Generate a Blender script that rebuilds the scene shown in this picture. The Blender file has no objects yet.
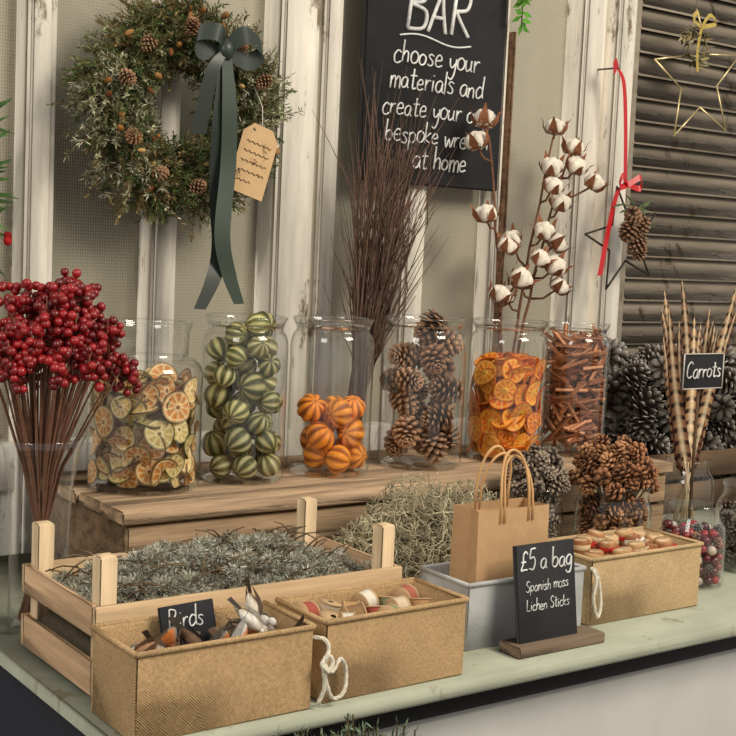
import bpy, math, random
import numpy as np
from mathutils import Vector, Matrix, Euler
R=random.Random(11); NR=np.random.default_rng(5)
T=0.78; CZ=1.35; pi=math.pi
def s2l(c):
    return tuple(((v/255)/12.92 if v/255<=.04045 else ((v/255+.055)/1.055)**2.4) for v in c)
# ---------------------------------------------------------------- mesh library
def mk(V,F,C=(200,200,200)):
    V=np.array(V,float).reshape(-1,3)
    L=np.array([i for f in F for i in f],int); S=np.array([len(f) for f in F],int)
    C=np.array(C,float)
    if C.ndim==1: C=np.tile(np.array(s2l(C)),(len(V),1))
    return dict(V=V,L=L,S=S,C=C)
class B:
    def __init__(s): s.V=[];s.L=[];s.S=[];s.C=[];s.M=[];s.SM=[];s.n=0
    def add(s,t,M=None,tint=1.0,m=0,smooth=True):
        V=t['V']
        if M is not None:
            A=np.array(M); V=V@A[:3,:3].T+A[:3,3]
        s.V.append(V);s.L.append(t['L']+s.n);s.S.append(t['S']);s.C.append(np.clip(t['C']*np.array(tint),0,1))
        s.M.append(np.full(len(t['S']),m,int));s.SM.append(np.full(len(t['S']),smooth,bool));s.n+=len(V)
    def quads(s,Q,C,m=0,smooth=False):
        n=len(Q); s.add(dict(V=Q.reshape(-1,3),L=np.arange(4*n),S=np.full(n,4),C=np.repeat(C,4,axis=0)),m=m,smooth=smooth)
    def obj(s,name,mats,loc=(0,0,0),parent=None):
        V=np.concatenate(s.V)-np.array(loc);L=np.concatenate(s.L);S=np.concatenate(s.S);C=np.concatenate(s.C)
        me=bpy.data.meshes.new(name)
        me.vertices.add(len(V));me.loops.add(len(L));me.polygons.add(len(S))
        me.vertices.foreach_set('co',V.ravel())
        st=np.concatenate([[0],np.cumsum(S)[:-1]])
        me.polygons.foreach_set('loop_start',st.astype(np.int32))
        me.polygons.foreach_set('vertices',L.astype(np.int32))
        me.polygons.foreach_set('material_index',np.concatenate(s.M).astype(np.int32))
        me.polygons.foreach_set('use_smooth',np.concatenate(s.SM))
        ca=me.color_attributes.new('Col','FLOAT_COLOR','POINT')
        ca.data.foreach_set('color',np.hstack([C,np.ones((len(C),1))]).ravel())
        me.update(calc_edges=True);me.validate()
        if not isinstance(mats,(list,tuple)): mats=[mats]
        for m in mats: me.materials.append(m)
        o=bpy.data.objects.new(name,me);bpy.context.collection.objects.link(o);o.location=loc
        if parent: o.parent=parent; o.location=Vector(loc)-parent.location
        return o
def TM(loc=(0,0,0),rot=(0,0,0),sc=1):
    if not hasattr(sc,'__len__'): sc=(sc,)*3
    return Matrix.Translation(loc)@Euler(rot).to_matrix().to_4x4()@Matrix.Diagonal((*sc,1))
def align(loc,d,sc=1,roll=0):
    q=Vector(d).to_track_quat('Z','Y').to_matrix().to_4x4()
    if not hasattr(sc,'__len__'): sc=(sc,)*3
    return Matrix.Translation(loc)@q@Matrix.Rotation(roll,4,'Z')@Matrix.Diagonal((*sc,1))
def rrot(): return (R.uniform(0,6.28),R.uniform(0,6.28),R.uniform(0,6.28))
def lathe(prof,n=24,col=(200,200,200),cfun=None):
    V=[];F=[]
    for r,z in prof:
        for i in range(n):
            a=2*pi*i/n;V.append((r*math.cos(a),r*math.sin(a),z))
    for j in range(len(prof)-1):
        for i in range(n):
            k=(i+1)%n;F.append((j*n+i,j*n+k,(j+1)*n+k,(j+1)*n+i))
    return mk(V,F,col)
def ball(nu=12,nv=8,col=(200,200,200),sc=(1,1,1)):
    t=lathe([(math.sin(pi*j/nv)+1e-5,-math.cos(pi*j/nv)) for j in range(nv+1)],nu,col)
    t['V']=t['V']*np.array(sc);return t
def tube(P,r,n=6,col=(120,90,60),cap=True,closed=False):
    P=[Vector(p) for p in P];m=len(P)
    if not hasattr(r,'__len__'): r=[r]*m
    V=[];F=[];up=None
    for i in range(m):
        if closed: d=P[(i+1)%m]-P[i-1]
        else: d=P[min(i+1,m-1)]-P[max(i-1,0)]
        if d.length<1e-9: d=Vector((0,0,1))
        d.normalize()
        if up is None:
            up=d.orthogonal().normalized()
        else:
            up=up-d*up.dot(d)
            up=up.normalized() if up.length>1e-6 else d.orthogonal().normalized()
        s=d.cross(up)
        for k in range(n):
            a=2*pi*k/n;V.append(P[i]+(up*math.cos(a)+s*math.sin(a))*r[i])
    for i in range(m if closed else m-1):
        j=(i+1)%m
        for k in range(n):
            l=(k+1)%n;F.append((i*n+k,i*n+l,j*n+l,j*n+k))
    if cap and not closed:
        F.append(tuple(range(n))[::-1]);F.append(tuple((m-1)*n+k for k in range(n)))
    return mk([tuple(v) for v in V],F,col)
def strip(P,w,side,col=(30,50,40)):
    V=[];F=[]
    for i,p in enumerate(P):
        p=Vector(p);s=Vector(side)*(w[i] if hasattr(w,'__len__') else w)/2
        V+= [tuple(p-s),tuple(p+s)]
    for i in range(len(P)-1): F.append((2*i,2*i+1,2*i+3,2*i+2))
    return mk(V,F,col)
def cr_spline(P,k=6):
    n=len(P);Q=[]
    for i in range(n-1):
        p0,p1,p2,p3=[Vector(P[min(max(i+o,0),n-1)]) for o in(-1,0,1,2)]
        for j in range(k):
            t=j/k;Q.append(.5*((2*p1)+(p2-p0)*t+(2*p0-5*p1+4*p2-p3)*t*t+(3*p1-p0-3*p2+p3)*t**3))
    Q.append(Vector(P[-1]));return Q
def box(x0,x1,y0,y1,z0,z1,bv=.002,col=(180,150,110)):
    bv=min(bv,(x1-x0)*.45,(y1-y0)*.45,(z1-z0)*.45)
    V=[];c=[(x0,x1),(y0,y1),(z0,z1)]
    idx={}
    for sx in (0,1):
        for sy in (0,1):
            for sz in (0,1):
                for ax in range(3):
                    p=[c[0][sx],c[1][sy],c[2][sz]];s=[sx,sy,sz]
                    for k in range(3):
                        if k!=ax: p[k]+= bv if s[k]==0 else -bv
                    idx[(sx,sy,sz,ax)]=len(V);V.append(p)
    F=[]
    for ax in range(3):
        o=[k for k in range(3) if k!=ax]
        for s in (0,1):
            q=[]
            for a,b in ((0,0),(1,0),(1,1),(0,1)):
                t=[0,0,0];t[ax]=s;t[o[0]]=a;t[o[1]]=b;q.append(idx[(*t,ax)])
            F.append(tuple(q))
    for ax in range(3):
        o=[k for k in range(3) if k!=ax]
        for a in (0,1):
            for b in (0,1):
                t0=[0,0,0];t1=[0,0,0];t0[ax]=0;t1[ax]=1
                for t in (t0,t1): t[o[0]]=a;t[o[1]]=b
                F.append((idx[(*t0,o[0])],idx[(*t1,o[0])],idx[(*t1,o[1])],idx[(*t0,o[1])]))
    for sx in (0,1):
        for sy in (0,1):
            for sz in (0,1):
                F.append(tuple(idx[(sx,sy,sz,a)] for a in range(3)))
    return mk(V,F,col)
# ---------------------------------------------------------------- materials
def mat(name,rough=.8,var=.25,scale=(40,40,40),bump=.2,bscale=None,spec=.3,sheen=0,chips=None,metal=0,chipth=.58):
    m=bpy.data.materials.new(name);m.use_nodes=True;nt=m.node_tree;N=nt.nodes;Lk=nt.links
    p=N['Principled BSDF'];p.inputs['Roughness'].default_value=rough
    p.inputs['Specular IOR Level'].default_value=spec;p.inputs['Metallic'].default_value=metal
    if sheen: p.inputs['Sheen Weight'].default_value=sheen
    at=N.new('ShaderNodeAttribute');at.attribute_name='Col'
    tc=N.new('ShaderNodeTexCoord');mp=N.new('ShaderNodeMapping');mp.inputs['Scale'].default_value=scale
    Lk.new(tc.outputs['Object'],mp.inputs['Vector'])
    no=N.new('ShaderNodeTexNoise');no.inputs['Scale'].default_value=1;no.inputs['Detail'].default_value=5;no.inputs['Roughness'].default_value=.65
    Lk.new(mp.outputs[0],no.inputs['Vector'])
    mr=N.new('ShaderNodeMapRange');mr.inputs[1].default_value=.3;mr.inputs[2].default_value=.7
    mr.inputs[3].default_value=1-var;mr.inputs[4].default_value=1+var
    Lk.new(no.outputs['Fac'],mr.inputs[0])
    mx=N.new('ShaderNodeMix');mx.data_type='RGBA';mx.blend_type='MULTIPLY';mx.inputs[0].default_value=1
    Lk.new(at.outputs['Color'],mx.inputs[6]);Lk.new(mr.outputs[0],mx.inputs[7])
    out=mx.outputs[2]
    if chips:
        n2=N.new('ShaderNodeTexNoise');n2.inputs['Scale'].default_value=1;n2.inputs['Detail'].default_value=8;n2.inputs['Roughness'].default_value=.7
        mp2=N.new('ShaderNodeMapping');mp2.inputs['Scale'].default_value=(14,14,5);Lk.new(tc.outputs['Object'],mp2.inputs['Vector']);Lk.new(mp2.outputs[0],n2.inputs['Vector'])
        rp=N.new('ShaderNodeValToRGB');rp.color_ramp.elements[0].position=chipth;rp.color_ramp.elements[1].position=chipth+.06
        Lk.new(n2.outputs['Fac'],rp.inputs[0])
        m2=N.new('ShaderNodeMix');m2.data_type='RGBA';Lk.new(rp.outputs[0],m2.inputs[0]);Lk.new(out,m2.inputs[6]);m2.inputs[7].default_value=(*s2l(chips),1)
        out=m2.outputs[2]
    Lk.new(out,p.inputs['Base Color'])
    if bump:
        b=N.new('ShaderNodeBump');b.inputs['Strength'].default_value=bump;b.inputs['Distance'].default_value=.004
        src=no
        if bscale:
            src=N.new('ShaderNodeTexNoise');src.inputs['Scale'].default_value=bscale;src.inputs['Detail'].default_value=3;Lk.new(tc.outputs['Object'],src.inputs['Vector'])
        Lk.new(src.outputs['Fac'],b.inputs['Height']);Lk.new(b.outputs[0],p.inputs['Normal'])
    return m
def weave(name,base_var=.12):
    m=mat(name,.95,base_var,(14,14,14),0,spec=.1);nt=m.node_tree;N=nt.nodes;Lk=nt.links;p=N['Principled BSDF']
    tc=N.new('ShaderNodeTexCoord');sx=N.new('ShaderNodeSeparateXYZ')
    nz=N.new('ShaderNodeTexNoise');nz.inputs['Scale'].default_value=60;Lk.new(tc.outputs['Object'],nz.inputs['Vector'])
    mxv=N.new('ShaderNodeVectorMath');mxv.operation='SCALE';mxv.inputs[3].default_value=.004;Lk.new(nz.outputs['Color'],mxv.inputs[0])
    adv=N.new('ShaderNodeVectorMath');adv.operation='ADD';Lk.new(tc.outputs['Object'],adv.inputs[0]);Lk.new(mxv.outputs[0],adv.inputs[1]);Lk.new(adv.outputs[0],sx.inputs[0])
    def mth(op,a,b=None):
        n=N.new('ShaderNodeMath');n.operation=op
        for i,v in enumerate((a,b)):
            if v is None: continue
            if isinstance(v,(int,float)): n.inputs[i].default_value=v
            else: Lk.new(v,n.inputs[i])
        return n.outputs[0]
    u=mth('ADD',sx.outputs[0],sx.outputs[1]);fr=1900
    w=mth('MULTIPLY',mth('SINE',mth('MULTIPLY',u,fr)),mth('SINE',mth('MULTIPLY',sx.outputs[2],fr)))
    n2=N.new('ShaderNodeTexNoise');n2.inputs['Scale'].default_value=260;n2.inputs['Detail'].default_value=4;Lk.new(tc.outputs['Object'],n2.inputs['Vector'])
    h=mth('ADD',mth('MULTIPLY',w,.5),mth('MULTIPLY',n2.outputs['Fac'],1.6))
    b=N.new('ShaderNodeBump');b.inputs['Strength'].default_value=.6;b.inputs['Distance'].default_value=.0012
    Lk.new(h,b.inputs['Height']);Lk.new(b.outputs[0],p.inputs['Normal'])
    src=p.inputs['Base Color'].links[0].from_socket
    mr=N.new('ShaderNodeMapRange');mr.inputs[1].default_value=.2;mr.inputs[2].default_value=1.4;mr.inputs[3].default_value=.58;mr.inputs[4].default_value=1.24;Lk.new(h,mr.inputs[0])
    mx=N.new('ShaderNodeMix');mx.data_type='RGBA';mx.blend_type='MULTIPLY';mx.inputs[0].default_value=1;Lk.new(src,mx.inputs[6]);Lk.new(mr.outputs[0],mx.inputs[7]);Lk.new(mx.outputs[2],p.inputs['Base Color'])
    return m
def glassmat(name,tint=(.986,.993,.990),edge=(.58,.64,.62)):
    m=bpy.data.materials.new(name);m.use_nodes=True;nt=m.node_tree;N=nt.nodes;Lk=nt.links;N.clear()
    o=N.new('ShaderNodeOutputMaterial');mx=N.new('ShaderNodeMixShader');tr=N.new('ShaderNodeBsdfTransparent');gl=N.new('ShaderNodeBsdfGlossy')
    gl.inputs['Roughness'].default_value=.03;gl.inputs['Color'].default_value=(.98,.99,.985,1)
    lw=N.new('ShaderNodeLayerWeight');lw.inputs['Blend'].default_value=.5
    rp=N.new('ShaderNodeValToRGB');rp.color_ramp.elements[0].color=(*tint,1);rp.color_ramp.elements[1].color=(*edge,1);rp.color_ramp.elements[0].position=.62;rp.color_ramp.elements[1].position=.97
    pw=N.new('ShaderNodeMath');pw.operation='POWER';pw.inputs[1].default_value=3.2;Lk.new(lw.outputs['Facing'],pw.inputs[0])
    mr=N.new('ShaderNodeMapRange');mr.inputs[3].default_value=.06;mr.inputs[4].default_value=.88;Lk.new(pw.outputs[0],mr.inputs[0])
    Lk.new(lw.outputs['Facing'],rp.inputs[0]);Lk.new(rp.outputs[0],tr.inputs[0])
    Lk.new(mr.outputs[0],mx.inputs[0]);Lk.new(tr.outputs[0],mx.inputs[1]);Lk.new(gl.outputs[0],mx.inputs[2]);Lk.new(mx.outputs[0],o.inputs[0])
    return m
M_org=mat('organic',.75,.3,(90,90,90),.3)
M_fruit=mat('dried_fruit',.5,.18,(120,120,120),.3,spec=.4)
M_berry=mat('berry_skin',.25,.15,(60,60,60),0,spec=.6)
M_fluff=mat('fluff',1,.06,(60,60,60),.5,bscale=250,sheen=.4)
M_leaf=mat('leafy',.75,.25,(60,60,60),0,spec=.15)
M_woodx=mat('wood_x',.8,.28,(4,60,60),.4)
M_woody=mat('wood_y',.8,.28,(60,5,60),.4)
M_woodz=mat('wood_z',.8,.25,(60,60,5),.3)
M_old=mat('old_wood',.85,.5,(5,45,70),.8)
M_hess=weave('hessian')
M_paint=mat('old_white_paint',.6,.2,(25,25,3),.3,chips=(128,112,92))
M_shut=mat('shutter_paint',.85,.3,(3,20,20),.3,spec=.15,chips=(112,96,78),chipth=.58)
M_table=mat('painted_tabletop',.45,.16,(6,14,14),.15,chips=(146,140,116))
M_panel=mat('table_panel',.6,.08,(6,6,4),.1)
M_zinc=mat('zinc',.5,.15,(20,20,20),.15,metal=.2)
M_kraft=mat('kraft_paper',.85,.08,(50,50,50),.15)
M_slate=mat('chalkboard_slate',.7,.35,(7,7,12),.1)
M_chalk=mat('chalk',.9,.2,(120,120,120),0)
M_rope=mat('rope',.9,.2,(200,200,200),.4)
M_satin=mat('satin_ribbon',.38,.1,(10,10,10),.0,spec=.5)
M_metal=mat('brass_wire',.35,.1,(20,20,20),0,metal=.8)
M_floor=mat('paving',.85,.25,(4,4,4),.3)
M_dark=mat('dark_paint',.6,.2,(6,6,6),.1)
M_glass=glassmat('jar_glass')
def glazing():
    m=mat('patterned_glass',.32,.1,(3,3,2),0,spec=.45)
    nt=m.node_tree;N=nt.nodes;Lk=nt.links;p=N['Principled BSDF']
    tc=N.new('ShaderNodeTexCoord');v=N.new('ShaderNodeTexVoronoi');v.feature='F1';v.inputs['Randomness'].default_value=.15
    mp=N.new('ShaderNodeMapping');mp.inputs['Scale'].default_value=(42,1,34);Lk.new(tc.outputs['Object'],mp.inputs[0]);Lk.new(mp.outputs[0],v.inputs['Vector'])
    b=N.new('ShaderNodeBump');b.inputs['Strength'].default_value=.35;b.inputs['Distance'].default_value=.004
    Lk.new(v.outputs[0],b.inputs['Height']);Lk.new(b.outputs[0],p.inputs['Normal'])
    src=p.inputs['Base Color'].links[0].from_socket
    mr=N.new('ShaderNodeMapRange');mr.inputs[1].default_value=.1;mr.inputs[2].default_value=.6;mr.inputs[3].default_value=1.06;mr.inputs[4].default_value=.84;Lk.new(v.outputs[0],mr.inputs[0])
    mx=N.new('ShaderNodeMix');mx.data_type='RGBA';mx.blend_type='MULTIPLY';mx.inputs[0].default_value=1;Lk.new(src,mx.inputs[6]);Lk.new(mr.outputs[0],mx.inputs[7]);Lk.new(mx.outputs[2],p.inputs['Base Color'])
    return m
M_glaz=glazing()
# ---------------------------------------------------------------- camera
f=1281.1
F3=Vector((.5840,.8063,-.0935)).normalized()
cr=Vector((.8116,-.5826,.0452))
cr=(cr-F3*cr.dot(F3)).normalized();cu=cr.cross(F3).normalized()
cam=bpy.data.cameras.new('camera');co=bpy.data.objects.new('camera',cam);bpy.context.collection.objects.link(co)
co.matrix_world=Matrix((( cr.x,cu.x,-F3.x,0),(cr.y,cu.y,-F3.y,0),(cr.z,cu.z,-F3.z,CZ),(0,0,0,1)))
cam.sensor_width=36;cam.lens=36*f/736;cam.clip_start=.05
bpy.context.scene.camera=co
# ---------------------------------------------------------------- room shell
b=B();b.add(box(-2.5,5.5,-2.5,2.6,-.05,0,.001,(110,106,98)));b.obj('floor',M_floor)
WY=2.2
b=B();b.add(box(-1.2,2.30,WY+.02,WY+.08,0,2.7,.001,(172,166,148)));b.obj('wall_back',M_glaz)
b=B()
PW=(228,221,207)
for x0,x1,y in ((.40,.47,.0),(.818,.878,.0),(1.063,1.122,.0),(1.318,1.415,-.015),(1.426,1.480,.0),(1.650,1.715,.0),(1.895,1.925,.0),(2.135,2.215,-.01),(2.225,2.295,-.03)):
    b.add(box(x0,x1,WY-.022+y,WY+.03,.0,2.68,.005,PW))
    b.add(box(x0+.012,x1-.012,WY-.028+y,WY-.02+y,.0,2.68,.003,PW))
b.obj('trim_posts',M_paint)
b=B();b.add(box(-1.2,2.14,WY-.015,WY+.03,CZ-.46,CZ-.375,.004,(215,211,202)));b.add(box(-1.2,2.14,WY,WY+.02,0,CZ-.46,.002,(190,188,182)));b.obj('trim_lower_panel',M_paint)
b=B();b.add(box(1.930,1.938,WY-.030,WY+.02,.8,CZ+.49,.002,(120,92,70)));b.obj('trim_rusty_pole',M_old)
# shutter
b=B()
for x0,x1 in ((2.30,2.345),(3.35,3.41)): b.add(box(x0,x1,WY-.02,WY+.03,.3,2.6,.004,(150,139,124)))
for i in range(42):
    z=.35+i*.0545
    t=box(2.345,3.36,-.004,.004,-.030,.030,.002,(176,163,146))
    b.add(t,TM((0,WY-.003,z),(math.radians(-24),0,0)),tint=R.uniform(.8,1.08))
b.add(box(2.345,3.36,WY+.03,WY+.035,.3,2.6,.001,(40,36,32)))
b.obj('window_shutter',M_shut)
# ---------------------------------------------------------------- table
b=B()
b.add(box(.605,3.3,1.262,2.17,T-.022,T,.004,(170,174,154)))
tt=b.obj('display_table',M_table)
b=B();b.add(box(.66,3.25,1.30,2.12,T-.06,T-.022,.002,(38,36,38)));b.add(box(.65,.67,1.29,2.13,.02,T-.06,.002,(40,44,54)))
for x in (.65,3.2): 
    for y in (1.30,2.08): b.add(box(x,x+.05,y,y+.05,0,T-.05,.002,(45,45,50)))
b.obj('apron',M_dark,parent=tt)
b=B();b.add(box(.67,3.2,1.315,1.33,.28,T-.06,.002,(186,185,180)));b.add(box(.67,3.2,1.308,1.33,.25,.28,.002,(60,60,62)));b.obj('front_panel',M_panel,parent=tt)
# ---------------------------------------------------------------- riser shelf
b=B()
SC=(178,150,120)
b.add(box(.835,2.09,1.775,1.86,T+.128,T+.150,.003,SC))
b.add(box(.838,2.09,1.863,1.95,T+.128,T+.149,.003,(166,140,112)))
b.add(box(.832,2.09,1.953,2.05,T+.128,T+.150,.003,(176,150,122)))
b.add(box(.836,2.09,2.053,2.14,T+.128,T+.149,.003,(166,140,112)))
b.add(box(.85,2.08,1.785,1.80,T+.066,T+.122,.002,(156,130,102)));b.add(box(.85,2.08,1.785,1.80,T+.002,T+.06,.002,(146,122,95)))
for x in (.85,1.24,1.66,2.06): b.add(box(x,x+.018,1.80,2.13,T+.001,T+.128,.002,(128,104,80)))
b.add(box(.85,2.08,2.12,2.132,T+.002,T+.122,.002,(128,104,80)))
b.obj('wooden_riser_crate',M_old)
SH=T+.150
# ---------------------------------------------------------------- jars
def jar_prof(r,h,neck,rim,sh=.74):
    p=[(1e-4,.004),(r*.8,.004),(r*.93,.0),(r*.985,.006),(r,.016)]
    p+=[(r,h*(.05+ (sh-.05)*k/4)) for k in range(1,5)]
    for k in range(1,9):
        a=k/8*pi/2; 
        p.append((neck+(r-neck)*math.cos(a) , h*sh+h*.11*math.sin(a)))
    p+=[(neck,h*(sh+.15)),(neck*1.02,h*.94),(rim*.97,h*.975),(rim,h*.99),(rim,h),(rim-.004,h*1.003),(rim-.007,h*.99)]
    return p
def glassobj(name,x,y,z,prof,n=56):
    b2=B();t=lathe(prof,n,(220,230,225));t['V']=t['V']+np.array((x,y,z));b2.add(t);return b2.obj(name,M_glass,(x,y,z))
JY=1.96
X1,X2,X3,X4,X5,X6=.958,1.150,1.336,1.553,1.774,1.968
jars=[(X1,.096,.070,.077,.28),(X2,.076,.066,.073,.29),(X3,.078,.068,.075,.288),(X4,.083,.073,.08,.29),(X5,.081,.07,.078,.285),(X6,.072,.062,.069,.28)]
for x,r,nk,rm,h in jars: glassobj('glass_jar',x,JY,SH,jar_prof(r,h,nk,rm,.68 if r>.09 else .80))
def pack(R0,r0,r1,zmax,zmin=0,n=400,cand=70,neckz=9,neckr=0,seed=1):
    q=random.Random(seed);out=[]
    for _ in range(n):
        r=q.uniform(r0,r1);best=None
        for c in range(cand):
            a=q.uniform(0,6.283);rho=(R0-r)*math.sqrt(q.random()) if c%3 else (R0-r)
            x,y=rho*math.cos(a),rho*math.sin(a);z=zmin+r
            for X,Y,Z,rr in out:
                d2=(x-X)**2+(y-Y)**2;s=(r+rr)**2
                if d2<s: z=max(z,Z+math.sqrt(s-d2))
            if z>neckz and rho+r>neckr: continue
            if best is None or z<best[2]: best=(x,y,z,r)
        if best is None or best[2]+best[3]*.3>zmax: break
        out.append(best)
    return out
def citrus(k,skin,slit,nu=None,depth=.10,ob=.92,jit=0,seed=0):
    q=random.Random(seed);nu=nu or k*6;nv=14;V=[];C=[];F=[];sk=np.array(s2l(skin));sl=np.array(s2l(slit))
    amp=[q.uniform(.5,1.1) for _ in range(k)]
    for j in range(nv+1):
        th=pi*j/nv
        for i in range(nu):
            ph=2*pi*i/nu;s=math.cos(k*ph);w=max(0,s)*math.sin(th)**.5*amp[int((ph*k/(2*pi)+.5))%k]
            w=min(1,w*1.8);rr=1-depth*w+.04*math.sin(2*ph+seed)+.02*math.sin(3*th+ph)
            V.append((rr*math.sin(th)*math.cos(ph),rr*math.sin(th)*math.sin(ph),-ob*math.cos(th)))
            c=sk*(1-w)+sl*w
            if j in(0,nv): c=sk*.4
            C.append(c)
    for j in range(nv):
        for i in range(nu):
            l=(i+1)%nu;F.append((j*nu+i,j*nu+l,(j+1)*nu+l,(j+1)*nu+i))
    return mk(V,F,C)
def slice_t(rind,pith,pulp,core,seed=0,warp=.12,nseg=9):
    q=random.Random(seed);n=nseg*4;rs=[0,.1,.16,.4,.7,.78,.84,.90,1.0];V=[];C=[];F=[]
    rind,pith,pulp,core=[np.array(s2l(c)) for c in(rind,pith,pulp,core)]
    for side in(1,-1):
        for j,r in enumerate(rs):
            for i in range(n):
                a=2*pi*i/n;wob=1+.04*math.sin(3*a+seed)
                memb=(i%4==0)
                if r<.12: c=core
                elif r<.2: c=pith
                elif r<.80: c=pith*.95 if memb else pulp*(.75+.4*q.random())
                elif r<.92: c=pith
                else: c=rind
                if j==7: c=rind*.6+pith*.4
                zz=.06 if (memb or r>.80 or r<.12) else .015
                if r==1.0: zz=.045
                V.append((r*wob*math.cos(a),r*wob*math.sin(a),side*zz+warp*r*r*math.cos(2*a+seed)));C.append(c)
    m=len(rs)
    for s in(0,1):
        o=s*m*n
        for j in range(m-1):
            for i in range(n):
                l=(i+1)%n;qd=(o+j*n+i,o+j*n+l,o+(j+1)*n+l,o+(j+1)*n+i);F.append(qd if s else qd[::-1])
    for i in range(n):
        l=(i+1)%n;F.append(((m-1)*n+i,(m-1)*n+l,(2*m-1)*n+l,(2*m-1)*n+i))
    return mk(V,F,C)
def pinecone(n=80,L=2.0,Rr=.75,inner=(50,32,20),tip=(150,110,75),open_=1.0,seed=0,wsc=1.0,midf=.5,th=.035,edgef=1.0):
    V=[];F=[];C=[];ci=np.array(s2l(inner));ct=np.array(s2l(tip))
    core=ball(8,6,inner,(Rr*.45,Rr*.45,L*.45))
    V=[tuple(v) for v in core['V']];C=[tuple(c) for c in core['C']];k=0;F=[]
    for s in core['S']: F.append(tuple(core['L'][k:k+s]));k+=s
    for i in range(n):
        t=(i+.5)/n;a=i*2.39996;z=-L*.5+L*.88*t
        env=Rr*(math.sin(pi*min(1,(t*.80+.17)))**.75)
        tilt=math.radians(-15+85*t)
        o=Vector((math.cos(a),math.sin(a),0));sd=Vector((-math.sin(a),math.cos(a),0));up=Vector((0,0,1))
        d=o*math.cos(tilt)+up*math.sin(tilt);nn=up*math.cos(tilt)-o*math.sin(tilt)
        p0=o*(Rr*.22*(1-t*.5))+up*z;ln=(env-Rr*.2)*1.05*open_+.06;w=wsc*.17*Rr/.75*(1.15-.5*t)
        b0=len(V)
        pts=[p0-sd*w*.3,p0+sd*w*.3,p0+d*ln*.75+sd*w,p0+d*ln+sd*w*.5+nn*.03,p0+d*ln*1.07+nn*.06,p0+d*ln-sd*w*.5+nn*.03,p0+d*ln*.75-sd*w]
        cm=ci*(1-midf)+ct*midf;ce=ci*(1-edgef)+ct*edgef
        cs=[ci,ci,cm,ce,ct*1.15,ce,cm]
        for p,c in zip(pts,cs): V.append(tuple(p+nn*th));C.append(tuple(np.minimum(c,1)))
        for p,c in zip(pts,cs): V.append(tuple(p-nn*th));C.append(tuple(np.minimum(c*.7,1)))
        F.append(tuple(b0+x for x in range(7)));F.append(tuple(b0+7+x for x in range(6,-1,-1)))
        for x in range(7): y=(x+1)%7;F.append((b0+x,b0+7+x,b0+7+y,b0+y))
    return mk(V,F,C)
def cinnamon():
    path=[]
    for k in range(12):
        t=k/11;a=math.radians(520*(1-t)-90*t);r=.14+.32*t;path.append((-.42+r*math.cos(a),r*math.sin(a)))
    path+= [(-x,y) for x,y in path[::-1]]
    n=len(path);V=[];F=[];cs=[];cc=[np.array(s2l(c)) for c in((204,144,102),(150,94,62))]
    for z in(-1,1):
        for off in(0,1):
            for i,(x,y) in enumerate(path):
                x0,y0=path[max(0,i-1)];x1,y1=path[min(n-1,i+1)];dx,dy=x1-x0,y1-y0;l=math.hypot(dx,dy)+1e-9
                V.append((x-dy/l*.09*off,y+dx/l*.09*off,z));cs.append(cc[off])
    for off in(0,1):
        for i in range(n-1): a=off*n+i;F.append((a,a+1,a+1+2*n,a+2*n))
    for z in(0,1):
        for i in range(n-1): a=z*2*n+i;F.append((a,a+1,a+1+n,a+n))
    return mk(V,F,cs)
sl_l=[slice_t((116,92,44),(246,228,180),(230,190,112),(180,120,54),s,.12) for s in range(2)]+[slice_t((128,88,40),(244,214,156),(216,140,62),(150,84,34),s+5,.14) for s in range(3)]+[slice_t((108,98,46),(238,222,162),(212,184,110),(140,100,46),9,.16)]
sl_o=[slice_t((226,116,12),(252,196,84),(246,140,20),(214,150,50),s,.14,10) for s in range(3)]+[slice_t((210,92,8),(250,178,66),(230,106,10),(170,86,26),7,.12,10)]
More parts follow.
